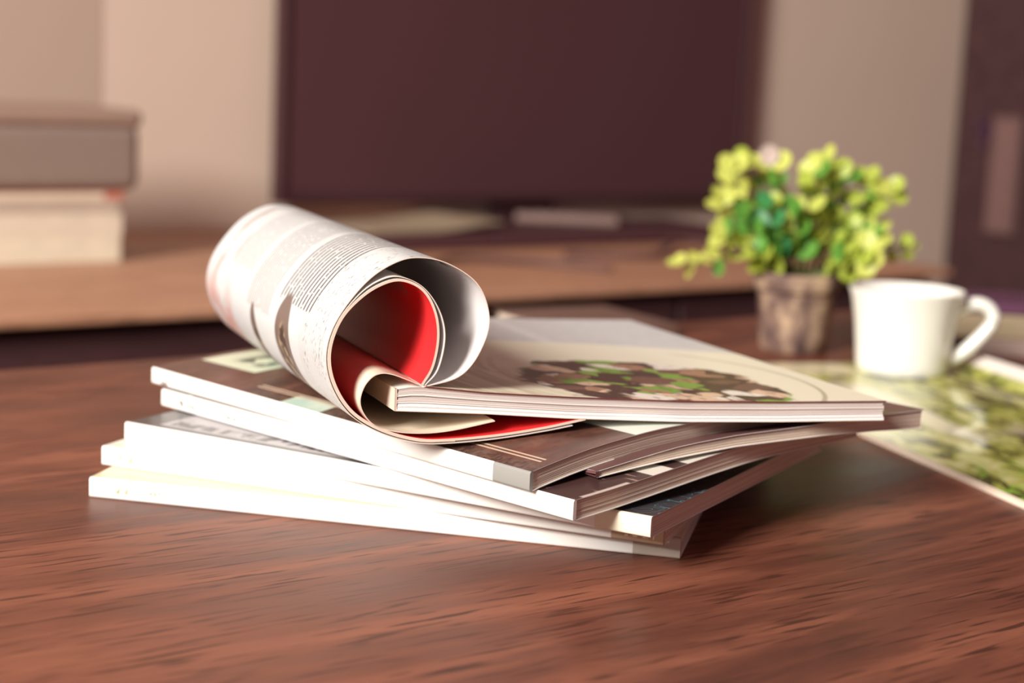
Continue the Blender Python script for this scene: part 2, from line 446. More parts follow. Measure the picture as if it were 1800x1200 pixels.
# bottom: pale yellow cover
s1 = m_spine('spine_bottom', WHITE, [(0.2600, 0.30, -1, 1, (0.46, 0.40, 0.34))],
             [(0.011, 0.020, 0.0030, 0.0058, GOLD, 700), (0.026, 0.041, 0.0034, 0.0055, (0.45, 0.38, 0.28), 900), (0.265, 0.276, 0.0068, 0.0082, (0.8, 0.72, 0.6), 600)])
c1 = m_cover('cover_pale_yellow', lambda t: t.mx(t.noise(t.scl(9, 9), 1.0), (0.74, 0.63, 0.38), (0.80, 0.71, 0.47)))
magazine('magazine', (-0.1965, 0.7860, 0.0), -12.4, 0.281, 0.215, 0.0095, 'bottom magazine of the fanned stack, pale yellow cover and greige spine end', c1, s1, seed=2)
# second: cream cover
s2 = m_spine('spine_second', WHITE, [(0.2605, 0.30, -1, 1, (0.45, 0.34, 0.22))],
             [(0.010, 0.021, 0.0026, 0.0060, GOLD, 650), (0.028, 0.048, 0.0034, 0.0052, (0.62, 0.58, 0.45), 900), (0.266, 0.280, 0.0022, 0.0050, (0.85, 0.74, 0.58), 420)])
c2 = m_cover('cover_cream', lambda t: t.mx(t.noise(t.scl(9, 9), 1.0), (0.74, 0.72, 0.60), (0.80, 0.78, 0.68)))
magazine('magazine', (-0.1968, 0.8115, 0.0096), -20.6, 0.284, 0.215, 0.0094, 'second magazine from the bottom of the stack, cream cover and tan spine end', c2, s2, seed=3)
# third: dark grey cover with teal scribbles
s3 = m_spine('spine_third', WHITE, [(0.2600, 0.30, -1, 1, (0.74, 0.68, 0.54))],
             [(0.014, 0.026, 0.0026, 0.0050, (0.75, 0.66, 0.45), 700), (0.05, 0.075, 0.0034, 0.0048, (0.7, 0.68, 0.6), 900)])
def f3(t):
    c = t.mx(t.noise(t.scl(14, 14), 1.0), (0.035, 0.030, 0.036), (0.070, 0.055, 0.060))
    c = t.mx(t.rect(0.016, 0.15, 0.006, 0.060), c, (0.34, 0.32, 0.34))
    n = t.noise(t.scl(160, 60), 1.0, 2)
    c = t.mx(t.mul(t.rect(0.020, 0.15, 0.009, 0.018), t.ss(n, 0.44, 0.54)), c, (0.06, 0.05, 0.06))
    wv = t.noise(t.scl(60, 60), 1.0, 2, 0.5, 2.5)
    line = t.ss(t.ma('ABSOLUTE', t.ma('SUBTRACT', wv, 0.5)), 0.0, 0.022, 1.0, 0.0)
    return t.mx(t.mul(line, t.ss(t.u, 0.19, 0.23)), c, (0.10, 0.24, 0.27))
magazine('magazine', (-0.1890, 0.8265, 0.0191), -28.9, 0.286, 0.212, 0.0090, 'third magazine from the bottom, dark grey cover with teal scribbles', m_cover('cover_dark_grey', f3), s3, seed=4)
# fourth: dark brown cover with white patches
s4 = m_spine('spine_fourth', WHITE, [], [(0.014, 0.030, 0.0022, 0.0056, INK, 520), (0.040, 0.088, 0.0026, 0.0048, (0.34, 0.31, 0.30), 620)])
def f4(t):
    c = t.mx(t.noise(t.scl(20, 20), 1.0, 4), (0.038, 0.018, 0.018), (0.085, 0.040, 0.036))
    st = t.noise(t.scl(40, 260), 1.0, 3)
    c = t.mx(t.mul(t.ss(st, 0.60, 0.66), t.rect(0.2, 0.29, 0.0, 0.05)), c, (0.30, 0.20, 0.17))
    c = t.mx(t.rect(0.2835, 0.30, 0.005, 0.035, 0.0008), c, (0.6, 0.5, 0.44))
    for (a, b, e, f) in ((0.262, 0.30, 0.050, 0.064), (0.258, 0.30, 0.074, 0.104)): c = t.mx(t.rect(a, b, e, f), c, (0.74, 0.70, 0.62))
    return c
B4 = lambda x, y: 0.0090 * sst(y, -0.02, 0.15) * (0.4 + 0.6 * sst(x, 0.0, 0.28))
magazine('magazine', (-0.1797, 0.8690, 0.0283), -43.2, 0.2855, 0.212, 0.0089, 'fourth magazine from the bottom, dark brown cover with white patches at its corner', m_cover('cover_dark_brown', f4), s4, dz=B4, seed=5)
# the one with its spine turned away, sticking out under the rolled magazine
def D45(x, y):
    return (interp(y, [(0, 0.0400), (0.029, 0.0430), (0.048, 0.0445), (0.081, 0.0462), (0.135, 0.0464), (0.17, 0.0456), (0.203, 0.0440)]) - 0.0400) * (0.2 + 0.8 * sst(x, 0.0, 0.285))
def T45(x, y):
    k = sst(x, 0.262, 0.285)
    out = interp(y, [(0, 0.0030), (0.05, 0.0055), (0.13, 0.0058), (0.203, 0.0095)])
    inn = interp(y, [(0, 0.0012), (0.16, 0.0012), (0.203, 0.0090)])
    return inn + (out - inn) * k
s45 = m_spine('spine_maroon', (0.12, 0.05, 0.05))
c45 = m_cover('cover_maroon', lambda t: t.mx(t.noise(t.scl(12, 12), 1.0), (0.10, 0.045, 0.045), (0.15, 0.07, 0.065)))
magazine('magazine', (-0.128, 0.9343, 0.0400), -54.3, 0.285, 0.203, 0.004, 'thin maroon-covered magazine sticking out of the stack beneath the open rolled one', c45, s45, dz=D45, tp=T45, seed=6)
# fifth: walnut-brown cover
s5 = m_spine('spine_fifth', WHITE, [(0.2590, 0.30, -1, 1, (0.27, 0.265, 0.25))], [(0.0085, 0.0165, 0.0006, 0.0040, INK, 560)])
def f5(t):
    g = t.noise(t.scl(60, 14, 1, rot=0.5), 1.0, 5, 0.6, 1.2); fn = t.noise(t.scl(420, 260), 1.0, 2)
    c = t.ramp(g, [(0.3, (0.055, 0.022, 0.017)), (0.55, (0.125, 0.052, 0.036)), (0.75, (0.20, 0.088, 0.060))])
    c = t.mx(t.mul(t.ss(fn, 0.5, 0.7), 0.5), c, (0.045, 0.020, 0.016))
    c = t.mx(t.rect(0.085, 0.30, -0.01, 0.0075, 0.0004), c, t.mx(t.ss(fn, 0.4, 0.6), (0.06, 0.03, 0.024), (0.13, 0.07, 0.05)))
    pale = (0.62, 0.68, 0.52)
    n = t.noise(t.scl(70, 70), 1.0, 3)
    c = t.mx(t.rect(0.006, 0.054, 0.026, 0.085), c, t.mx(t.mul(t.rect(0.022, 0.048, 0.036, 0.08, 0.004), t.ss(n, 0.42, 0.5)), pale, (0.10, 0.13, 0.10)))
    c = t.mx(t.rect(0.110, 0.140, -0.01, 0.012), c, t.mx(t.ss(n, 0.4, 0.6), (0.55, 0.62, 0.52), (0.42, 0.55, 0.48)))
    for v in (0.0100, 0.0128): c = t.mx(t.rect(0.078, 0.276, v, v + 0.0012, 0.0003), c, (0.62, 0.46, 0.34))
    return t.mx(t.rect(0.235, 0.30, 0.064, 0.125), c, (0.78, 0.80, 0.72))
B5 = lambda x, y: interp(y, [(0, 0), (0.02, 0.0034), (0.04, 0.0060), (0.078, 0.0090), (0.119, 0.0103), (0.215, 0.0097)]) * (0.62 + 0.38 * sst(x, 0.0, 0.2))
T5 = lambda x, y: 0.0086 - 0.0012 * sst(y, 0.05, 0.13)
magazine('magazine', (-0.1879, 0.8832, 0.0374), -45.1, 0.281, 0.212, 0.0086, 'topmost closed magazine of the stack, walnut-brown cover and grey spine end', m_cover('cover_walnut', f5), s5, dz=B5, tp=T5, seed=7)

# ------------------------------------------------------------------ the open, rolled magazine
K = 0.955
def PT(L): return [(s * K / 1000, CAM_H - (CAM_H - z / 1000) * K) for s, z in L]
OUT = PT([(12.5, 67.6), (26.8, 71.2), (34.5, 77.6), (39.9, 87.9), (41.7, 96.9), (39.9, 105.9), (35.6, 113.6), (28.8, 119.1), (19.4, 123.6), (10.3, 125.3),
          (1.3, 124.5), (-8.8, 119.6), (-17.4, 112.1), (-25.9, 100.9), (-30.6, 90.9), (-32.1, 80.9), (-30.1, 70.7), (-24.7, 60.5), (-16.8, 52.7), (-3.7, 46.0),
          (12.1, 42.0), (28.0, 41.8), (49.5, 43.4), (71.2, 46.3), (90.4, 49.9)])
RED = PT([(11.7, 68.6), (16.1, 76.5), (18.2, 88.1), (17.3, 98.3), (13.6, 107.2), (8.2, 112.7), (0.3, 115.4), (-7.3, 113.9), (-16.0, 108.8)])
MID = PT([(13.0, 68.2), (18.7, 75.2), (21.4, 88.0), (19.9, 98.3), (14.9, 107.6), (8.1, 113.9), (-1.0, 116.9), (-8.6, 115.4), (-16.8, 110.2)])
SMALL = PT([(9.8, 68.9), (3.2, 71.6), (-2.0, 73.4), (-6.7, 74.0), (-11.0, 72.5), (-14.7, 68.0), (-16.3, 61.6), (-14.3, 55.7), (-9.0, 50.5), (1.5, 47.4), (14.6, 46.6), (27.8, 47.8), (46.4, 51.4)])
def inset(L, d):
    out = []
    for i, p in enumerate(L):
        a, b = Vector(L[max(i - 1, 0)]), Vector(L[min(i + 1, len(L) - 1)])
        t = (b - a).normalized(); out.append((p[0] - t.y * d, p[1] + t.x * d))
    return out
RED = RED + inset(OUT, 0.0015)[13:]
MID = MID + inset(OUT, 0.0008)[13:-3]
DEPTH, XS, XE = 0.250, -0.0140, -0.0280
rm = empty('open_magazine', (-0.04783, 0.70865, 0.0), R(18.458), 'open magazine with its front pages rolled into a scroll, lying on the stack', 'magazine')

def sheet(name, prof, th, mats, nd=10, y0=0.0, y1=DEPTH):
    P = crom([Vector((x, 0, z)) for x, z in prof], 6); n = len(P); V, F, UV, FM = [], [], [], []
    arc = [0.0]
    for a, b in zip(P, P[1:]): arc.append(arc[-1] + (b - a).length)
    nor = []
    for i in range(n):
        d = (P[min(i + 1, n - 1)] - P[max(i - 1, 0)]).normalized(); nor.append(Vector((d.z, 0, -d.x)))
    ds = [y0 + (y1 - y0) * j / nd for j in range(nd + 1)]
    for y in ds:
        sh = Vector((XS * y / DEPTH, y, 0))
        for i in range(n): V.append(P[i] + nor[i] * th / 2 + sh)
        for i in range(n): V.append(P[i] - nor[i] * th / 2 + sh)
    def q(ids, uv, m): F.append(tuple(ids)); UV.append(uv); FM.append(m)
    for j in range(nd):
        o, p = j * 2 * n, (j + 1) * 2 * n
        for i in range(n - 1):
            uv = [(arc[i], ds[j]), (arc[i + 1], ds[j]), (arc[i + 1], ds[j + 1]), (arc[i], ds[j + 1])]
            q([o + i, o + i + 1, p + i + 1, p + i], uv, 0)
            q([o + n + i, p + n + i, p + n + i + 1, o + n + i + 1], [uv[0], uv[3], uv[2], uv[1]], 1)
        for i in (0, n - 1): q([o + i, p + i, p + n + i, o + n + i], [(0, 0)] * 4, 2)
    for j in (0, nd):
        o = j * 2 * n
        for i in range(n - 1): q([o + i, o + n + i, o + n + i + 1, o + i + 1], [(arc[i], 0), (arc[i], 1), (arc[i + 1], 1), (arc[i + 1], 0)], 2)
    return mesh(name, V, F, mats, rm, UV, FM, smooth=True)

def f_text(t):
    base = t.mx(t.noise(t.scl(14, 14), 1.0, 3), (0.53, 0.55, 0.555), (0.61, 0.63, 0.635))
    c = base
    def lines(u0, u1, v0, v1, pitch, col, amt, th=0.30, ws=620.0, e=0.0006):
        fr = t.ma('FRACT', t.ma('DIVIDE', t.v, pitch)); ln = t.mul(t.ss(fr, 0.22, 0.32), t.ss(fr, 0.22 + th, 0.32 + th, 1.0, 0.0))
        row = t.ma('FLOOR', t.ma('DIVIDE', t.v, pitch))
        x = t.n('ShaderNodeCombineXYZ'); t.put(x.inputs[0], t.mul(t.u, ws)); t.put(x.inputs[1], t.mul(row, 7.31))
        wn = t.noise(x.outputs[0], 1.0, 2, 0.6)
        rag = t.ss(t.ma('ADD', t.u, t.mul(t.noise(x.outputs[0], 0.01, 1), 0.02)), u0, u0 + 0.002)
        return t.mul(t.rect(u0, u1, v0, v1, e), ln, t.ss(wn, 0.34, 0.42), rag, amt), col
    for args in ((0.066, 0.139, 0.0376, 0.0940, 0.0047, (0.06, 0.05, 0.05), 1.0, 0.38), (0.062, 0.150, 0.102, 0.150, 0.0040, (0.14, 0.13, 0.13), 0.8, 0.38),
                 (0.060, 0.135, 0.158, 0.205, 0.0040, (0.22, 0.21, 0.21), 0.7, 0.38)):
        m, col = lines(*args); c = t.mx(m, c, col)
    d = t.noise(t.scl(330, 900), 1.0, 1, 0.5); big = t.noise(t.scl(45, 60), 1.0, 1)
    c = t.mx(t.mul(t.ss(d, 0.62, 0.66), t.ss(big, 0.40, 0.48), t.rect(0.085, 0.200, 0.002, 0.040, 0.002)), c, (0.16, 0.14, 0.13))
    m, col = lines(0.140, 0.200, 0.004, 0.046, 0.0026, (0.32, 0.29, 0.28), 0.6, 0.28, 600); c = t.mx(m, c, col)
    n = t.noise(t.scl(150, 150), 1.0, 3)
    for (cu, cv, ru, rv) in ((0.168, 0.077, 0.033, 0.0150), (0.170, 0.137, 0.022, 0.007)):
        inn = t.mx(t.ss(n, 0.48, 0.58), (0.055, 0.035, 0.03), (0.36, 0.27, 0.16))
        c = t.mx(t.ell(cu, cv, ru, rv, 0.05), c, (0.15, 0.11, 0.095))
        c = t.mx(t.ell(cu + 0.008, cv, ru * 0.80, rv * 0.66, 0.1), c, inn)
    b = t.noise(t.scl(28, 40), 1.0, 3)
    c = t.mx(t.mul(t.rect(0.085, 0.150, 0.205, 0.232, 0.006), t.ss(b, 0.47, 0.57), 0.7), c, (0.28, 0.18, 0.13))
    return t.mx(t.mul(t.rect(0.150, 0.22, 0.190, 0.25, 0.012), t.ss(b, 0.40, 0.55), 0.75), c, (0.52, 0.20, 0.17))
TEXT = m_cover('roll_printed_text', f_text, 0.38)
def f_red(t):
    n = t.noise(t.scl(30, 14), 1.0, 3)
    red = t.mx(t.noise(t.scl(10, 10), 1.0), (0.72, 0.026, 0.030), (0.80, 0.036, 0.040))
    return t.mx(t.mul(t.rect(0.036, 0.050, 0.03, 0.09, 0.003), t.ss(n, 0.45, 0.55)), red, (0.42, 0.22, 0.18))
REDP = m_cover('red_printed_page', f_red, 0.35)
RIM = plain('sheet_edge_cream', (0.74, 0.58, 0.47), 0.6, 0.05)
def f_in(t):
    n = t.noise(t.scl(60, 40), 1.0, 2)
    c = t.mx(t.noise(t.scl(9, 9), 1.0), (0.70, 0.66, 0.66), (0.78, 0.74, 0.73))
    return t.mx(t.mul(t.rect(0.070, 0.083, 0.012, 0.05, 0.002), t.ss(n, 0.46, 0.5)), c, (0.10, 0.06, 0.06))
INNER = m_cover('inner_page_white', f_in, 0.42)
def f_small(t):
    return t.mx(t.noise(t.scl(12, 12), 1.0), (0.80, 0.66, 0.50), (0.84, 0.74, 0.60))
SMALLM = m_cover('curl_cream_page', f_small, 0.35)
sheet('outer_page', OUT[:-1] + PT([(84.0, 48.5)]), 0.00035, [TEXT, INNER, RIM], 12)
sheet('page_bundle', RED, 0.0011, [PAPER, REDP, RIM], 8)
sheet('loose_page', MID, 0.0003, [PAPER, INNER, RIM], 8)
sheet('curled_page', SMALL, 0.0004, [SMALLM, SMALLM, RIM], 8)

ZT = PT([(0, 67.0), (9.8, 68.4), (14.0, 67.6), (40.4, 64.6), (81.4, 61.8), (138.4, 58.9), (190, 57.6), (245.8, 57.0)])
ZB = PT([(0.0, 57.0), (40.9, 54.9), (82.0, 51.9), (139.0, 49.1), (190, 48.0), (246.0, 47.6)])
WB = 0.2350
ztop = lambda x: interp(x, ZT); zbot = lambda x: interp(x, ZB)
bpos = lambda x, y, z: (x + (XS + (XE - XS) * sst(x, 0.0, WB)) * y / DEPTH, y, z)
secs = [0, 0.17, 0.34, 0.50, 0.64, 0.80, 1.0]
pg2 = m_pages('page_edges_ivory', (0.56, 0.46, 0.42), (0.88, 0.82, 0.78), 9, (0.50, 0.36, 0.28))
pg3 = m_pages('page_edges_bright', (0.80, 0.76, 0.75), (0.92, 0.90, 0.89), 8, (0.70, 0.6, 0.54))
pg4 = m_pages('page_edges_grey', (0.34, 0.26, 0.24), (0.66, 0.58, 0.54), 9, (0.40, 0.22, 0.16))
for i in range(6):
    f0, f1 = secs[i], secs[i + 1] - 0.012
    slab('page_section', 0.0004, WB - 0.0004 * (i % 3), 0.0003 * (i % 2), DEPTH,
         lambda x, y, f=f0: zbot(x) + 0.0003 + (ztop(x) - zbot(x) - 0.0006) * f, lambda x, y, f=f1: zbot(x) + 0.0003 + (ztop(x) - zbot(x) - 0.0006) * f,
         [PAPER, (pg3, pg3, pg2, pg4, pg2, pg4)[i]], rm, 40, 4, 4, 0.00025, bpos, seed=20 + i)
slab('back_cover', 0, WB, -0.0002, DEPTH + 0.0005, lambda x, y: zbot(x) - 0.0001, lambda x, y: zbot(x) + 0.0003, [PAPER, RIM], rm, 40, 4, 1, 0, bpos)
box('spine', (-0.0006, 0.0, zbot(0) - 0.0001), (0.0, 0.001, ztop(0)), RIM, rm)
V = []
sp = mesh('spine_strip', [(-0.0007, 0, zbot(0)), (0.0003, 0, zbot(0)), (0.0003, 0, ztop(0)), (-0.0007, 0, ztop(0)),
                          (XS - 0.0007, DEPTH, zbot(0)), (XS + 0.0003, DEPTH, zbot(0)), (XS + 0.0003, DEPTH, ztop(0)), (XS - 0.0007, DEPTH, ztop(0))],
          [(0, 1, 2, 3), (7, 6, 5, 4), (0, 4, 5, 1), (3, 2, 6, 7), (0, 3, 7, 4), (1, 5, 6, 2)], RIM, rm)

def f_dish(t):
    cream = (0.84, 0.79, 0.60)
    n1 = t.noise(t.scl(11, 11), 1.0, 3)
    c = t.mx(n1, cream, (0.87, 0.84, 0.70))
    # plate rim streaks beside the gutter
    dx = t.ma('SUBTRACT', t.u, 0.145); dy = t.ma('SUBTRACT', t.v, 0.06)
    rad = t.ma('SQRT', t.ma('ADD', t.mul(dx, dx), t.mul(dy, dy, 0.8)))
    x = t.n('ShaderNodeCombineXYZ'); t.put(x.inputs[0], t.mul(rad, 170.0)); t.put(x.inputs[1], t.mul(t.ma('ARCTAN2', dy, dx), 1.2))
    st = t.noise(x.outputs[0], 1.0, 3, 0.6)
    streak = t.mx(t.ss(st, 0.36, 0.62), (0.54, 0.44, 0.31), (0.82, 0.76, 0.58))
    c = t.mx(t.mul(t.ss(t.u, 0.060, 0.10, 1.0, 0.0), t.ss(t.v, 0.10, 0.14, 1.0, 0.0), 0.9), c, streak)
    # greyish text column at the head of the page
    arcb = t.ma('SUBTRACT', t.v, t.mul(t.ma('SUBTRACT', t.u, 0.13), t.ma('SUBTRACT', t.u, 0.13), -3.0))
    fr = t.ma('FRACT', t.ma('DIVIDE', t.v, 0.0045)); wn = t.noise(t.scl(160, 222), 1.0, 2)
    txt = t.mx(t.mul(t.ss(fr, 0.3, 0.4), t.ss(fr, 0.6, 0.7, 1.0, 0.0), t.ss(wn, 0.42, 0.5), 0.5), (0.66, 0.66, 0.66), (0.35, 0.34, 0.35))
    col = t.ss(t.ma('ABSOLUTE', t.ma('SUBTRACT', t.u, 0.14)), 0.002, 0.006)
    txt = t.mx(col, (0.74, 0.73, 0.72), txt)
    c = t.mx(t.ss(arcb, 0.158, 0.166), c, txt)
    # the dish: chopped leaves and mushrooms
    wob = t.noise(t.scl(40, 40), 1.0, 3)
    a = t.ma('DIVIDE', t.ma('SUBTRACT', t.u, 0.137), 0.062); b = t.ma('DIVIDE', t.ma('SUBTRACT', t.v, 0.040), 0.064)
    d = t.ma('ADD', t.ma('SQRT', t.ma('ADD', t.mul(a, a), t.mul(b, b))), t.mul(t.ma('SUBTRACT', wob, 0.5), 0.55))
    msk = t.ss(d, 0.97, 1.03, 1.0, 0.0)
    q = t.n('ShaderNodeVectorMath', operation='ADD'); t.put(q.inputs[0], t.scl(62, 62, 1, rot=0.25))
    sv = t.n('ShaderNodeVectorMath', operation='SCALE'); t.put(sv.inputs[0], t.noise(t.scl(50, 50), 1.0, 2, 0.5, 0, 1)); sv.inputs[3].default_value = 1.5
    t.put(q.inputs[1], sv.outputs[0])
    vc = t.voro(q.outputs[0], 1.0, 'Color'); sep = t.n('ShaderNodeSeparateColor'); t.put(sep.inputs[0], vc)
    food = t.ramp(sep.outputs[0], [(0.0, (0.07, 0.030, 0.024)), (0.24, (0.38, 0.21, 0.13)), (0.37, (0.20, 0.36, 0.05)), (0.50, (0.74, 0.53, 0.38)), (0.63, (0.16, 0.075, 0.055)), (0.71, (0.86, 0.80, 0.70)), (0.86, (0.26, 0.44, 0.07))], True)
    vd = t.voro(q.outputs[0], 1.0, 'Distance')
    food = t.mx(t.ss(vd, 0.55, 0.75), food, (0.06, 0.028, 0.022))
    fine = t.noise(t.scl(220, 120), 1.0, 3)
    food = t.mx(t.mul(t.ss(fine, 0.5, 0.68), 0.45), food, (0.12, 0.06, 0.04))
    c = t.mx(msk, c, food)
    ring = t.mul(t.ss(t.ma('ABSOLUTE', t.ma('SUBTRACT', rad, 0.079)), 0.0005, 0.0016, 1.0, 0.0), t.ss(t.u, 0.19, 0.20))
    return t.mx(t.mul(ring, 0.6), c, (0.25, 0.2, 0.13))
DISH = m_cover('page_dish_photo', f_dish, 0.33)
rpr = plain('page_edge_dark_red', (0.16, 0.035, 0.035), 0.5)
slab('open_page', 0.0128, WB + 0.0003, -0.0003, DEPTH, lambda x, y: ztop(x) - 0.0002, lambda x, y: ztop(x) + 0.0003, [DISH, rpr], rm, 44, 4, 1, 0, bpos)

# ------------------------------------------------------------------ the leafy green open magazine under the cup
gm = empty('leafy_magazine', (0.146, 1.227, 0.0), math.atan2(-0.955, 0.295), 'open magazine with glossy leafy green pages lying flat under the white cup', 'magazine')
GL, GW = 0.43, 0.195          # local x runs along the long edge, local y towards the wall side
def g_z(x, y):
    crease = 0.0022 * (1 - math.exp(-((x - 0.215) / 0.03) ** 2))
    return 0.0018 + crease + 0.013 * sst(y, 0.172, 0.196) * sst(x, -0.03, 0.02) * sst(0.24 - x, 0.0, 0.08)
def f_leaf(t):
    n = t.noise(t.scl(26, 60), 1.0, 4, 0.65, 0.8); n2 = t.noise(t.scl(9, 14), 1.0, 3); n3 = t.noise(t.scl(60, 95), 1.0, 3)
    c = t.ramp(n, [(0.36, (0.035, 0.025, 0.014)), (0.45, (0.17, 0.19, 0.03)), (0.53, (0.46, 0.48, 0.10)), (0.64, (0.74, 0.72, 0.36))])
    c = t.mx(t.ss(n2, 0.55, 0.7, 0.0, 0.6), c, (0.10, 0.07, 0.04))
    c = t.mx(t.mul(t.ss(t.u, 0.30, 0.36), t.ss(n3, 0.52, 0.6)), c, (0.28, 0.52, 0.05))
    band = t.ma('ADD', t.v, t.mul(t.ma('SUBTRACT', n2, 0.5), 0.02))
    c = t.mx(t.mul(t.ss(band, 0.048, 0.056), t.ss(band, 0.070, 0.080, 1.0, 0.0), t.ss(t.u, 0.06, 0.10), t.ss(t.u, 0.22, 0.28, 1.0, 0.0)), c, (0.78, 0.74, 0.52))
    c = t.mx(t.mul(t.rect(-0.01, 0.045, -0.01, 0.10, 0.010), 0.9), c, (0.76, 0.70, 0.48))
    return t.mx(t.ss(t.v, 0.183, 0.186), c, (0.84, 0.76, 0.70))
LEAFP = m_cover('leafy_glossy_page', f_leaf, 0.11)
LEAFP.node_tree.nodes['Principled BSDF'].inputs['Specular IOR Level'].default_value = 0.5
slab('page_stack', 0, GL, 0, GW - 0.025, 0.0, lambda x, y: g_z(x, y) - 0.0003, [PAPER, PAGES], gm, 40, 10, 5, 0.0004)
slab('open_spread', 0, GL, 0, GW, lambda x, y: g_z(x, y) - 0.0003, g_z, [LEAFP, CREAM], gm, 44, 30)

# ------------------------------------------------------------------ cup
cer = NT('white_ceramic').obj()
cer = cer.end(cer.mx(cer.noise(cer.vec, 20), (0.80, 0.79, 0.74), (0.83, 0.82, 0.77)), 0.22, 0.5, Coat_Weight=0.3, Coat_Roughness=0.08)
cup = empty('coffee_cup', (0.2850, 1.2310, 0.0043), R(-6), 'white ceramic coffee cup with angular handle standing on the leafy magazine', 'cup')
prof = [(0.0, 0.003), (0.026, 0.003), (0.028, 0.0), (0.031, 0.0), (0.0328, 0.002), (0.0335, 0.008), (0.0345, 0.020), (0.0365, 0.038), (0.0395, 0.0535), (0.0412, 0.0585), (0.0415, 0.0600),
        (0.0408, 0.0608), (0.0398, 0.0600), (0.0372, 0.0520), (0.0342, 0.036), (0.0322, 0.020), (0.0310, 0.010), (0.0280, 0.0065), (0.0, 0.006)]
lathe('body', prof, cer, cup, 64)
hp = [(0.0360, 0, 0.0475), (0.0430, 0, 0.0510), (0.0520, 0, 0.0525), (0.0595, 0, 0.0490), (0.0625, 0, 0.0420), (0.0595, 0, 0.0350), (0.0500, 0, 0.0235), (0.0410, 0, 0.0150), (0.0330, 0, 0.0100)]
tube('handle', crom([Vector(p) for p in hp], 8), lambda t: 0.0048 + 0.0008 * abs(t - 0.5), cer, cup, 14, 1.25)

# ------------------------------------------------------------------ potted plant
plant = empty('potted_plant', (0.2225, 1.3370, 0.0), 0.3, 'small bushy plant with round bright green leaves in a bark-patterned pot', 'plant')
bk = NT('pot_bark').obj()
b1 = bk.noise(bk.scl(45, 45, 26), 1.0, 4, 0.6); b2 = bk.noise(bk.scl(30, 30, 160), 1.0, 3)
pc = bk.ramp(b1, [(0.34, (0.055, 0.030, 0.030)), (0.46, (0.17, 0.105, 0.085)), (0.56, (0.36, 0.25, 0.17)), (0.70, (0.55, 0.40, 0.25))])
pc = bk.mx(bk.ss(b2, 0.52, 0.66, 0.0, 0.5), pc, (0.16, 0.10, 0.085))
bk = bk.end(pc, 0.75, 0.3, bump=b1, bs=0.5, bd=0.002)
pp = [(0.0, 0.0), (0.0245, 0.0), (0.0262, 0.002), (0.0272, 0.012), (0.0290, 0.030), (0.0308, 0.0455), (0.0312, 0.0475), (0.0340, 0.0490), (0.0352, 0.0520), (0.0358, 0.0600), (0.0352, 0.0625), (0.0335, 0.0625), (0.0325, 0.0600), (0.0315, 0.0540), (0.0, 0.0540)]
lathe('pot', pp, bk, plant, 40)
soilm = plain('soil', (0.05, 0.028, 0.022), 0.95, 0.4, 300)
V = [(0, 0, 0.0585)]; rr = random.Random(5)
for k in (1, 2, 3):
    for i in range(20):
        a = 2 * math.pi * i / 20; r = 0.0107 * k; V.append((r * math.cos(a), r * math.sin(a), 0.0572 - 0.0008 * k + rr.uniform(-0.0008, 0.0008)))
F = [(0, 1 + i, 1 + (i + 1) % 20) for i in range(20)]
for k in (0, 1):
    for i in range(20): F.append((1 + k * 20 + i, 21 + k * 20 + i, 21 + k * 20 + (i + 1) % 20, 1 + k * 20 + (i + 1) % 20))
mesh('soil', V, F, soilm, plant, smooth=True)
def m_leaf(name, a, b):
    t = NT(name).obj(); c = t.mx(t.noise(t.vec, 260, 2), a, b)
    tr = t.n('ShaderNodeBsdfTranslucent'); t.put(tr.inputs[0], c)
    mxs = t.n('ShaderNodeMixShader'); mxs.inputs[0].default_value = 0.25
    t.end(c, 0.4, 0.4)
    t.t.links.new(t.b.outputs[0], mxs.inputs[1]); t.t.links.new(tr.outputs[0], mxs.inputs[2])
    t.t.links.new(mxs.outputs[0], t.t.nodes['Material Output'].inputs['Surface'])
    return t.m
LM = [m_leaf('leaf_lime', (0.55, 0.60, 0.10), (0.66, 0.70, 0.18)), m_leaf('leaf_yellow_green', (0.40, 0.50, 0.06), (0.50, 0.58, 0.10)),
      m_leaf('leaf_green', (0.10, 0.30, 0.045), (0.16, 0.38, 0.06)), m_leaf('leaf_emerald', (0.05, 0.26, 0.09), (0.08, 0.33, 0.12)), m_leaf('leaf_pale_pink', (0.55, 0.42, 0.38), (0.60, 0.48, 0.43))]
def leaf_mesh(mat, i):
    # rounded, slightly cupped leaf with a short stalk; base at the origin, tip along +x
    V = [(0, 0, 0)]; n = 12
    for k in range(n):
        a = math.pi + 2 * math.pi * (k + 0.5) / n
        x, y = 0.0086 + 0.0068 * math.cos(a), 0.0066 * math.sin(a)
        V.append((x, y, 0.0016 * ((x - 0.009) / 0.007) ** 2 + 0.0016 * (y / 0.006) ** 2))
    V.append((0.0088, 0, -0.0004))
    F = [(13, 1 + k, 1 + (k + 1) % n) for k in range(n)] + [(0, 1, n)]
    me = bpy.data.meshes.new('leaf'); me.from_pydata(V, [], F); me.materials.append(mat)
    me.polygons.foreach_set('use_smooth', [True] * len(F)); me.update(); return me
LMESH = [leaf_mesh(m, i) for i, m in enumerate(LM)]
stemm = plain('stem_green_brown', (0.12, 0.13, 0.04), 0.7)
rnd = random.Random(11)
LLOC = Matrix.Rotation(-0.3, 3, 'Z') @ ldir      # leaves turn their faces to the window
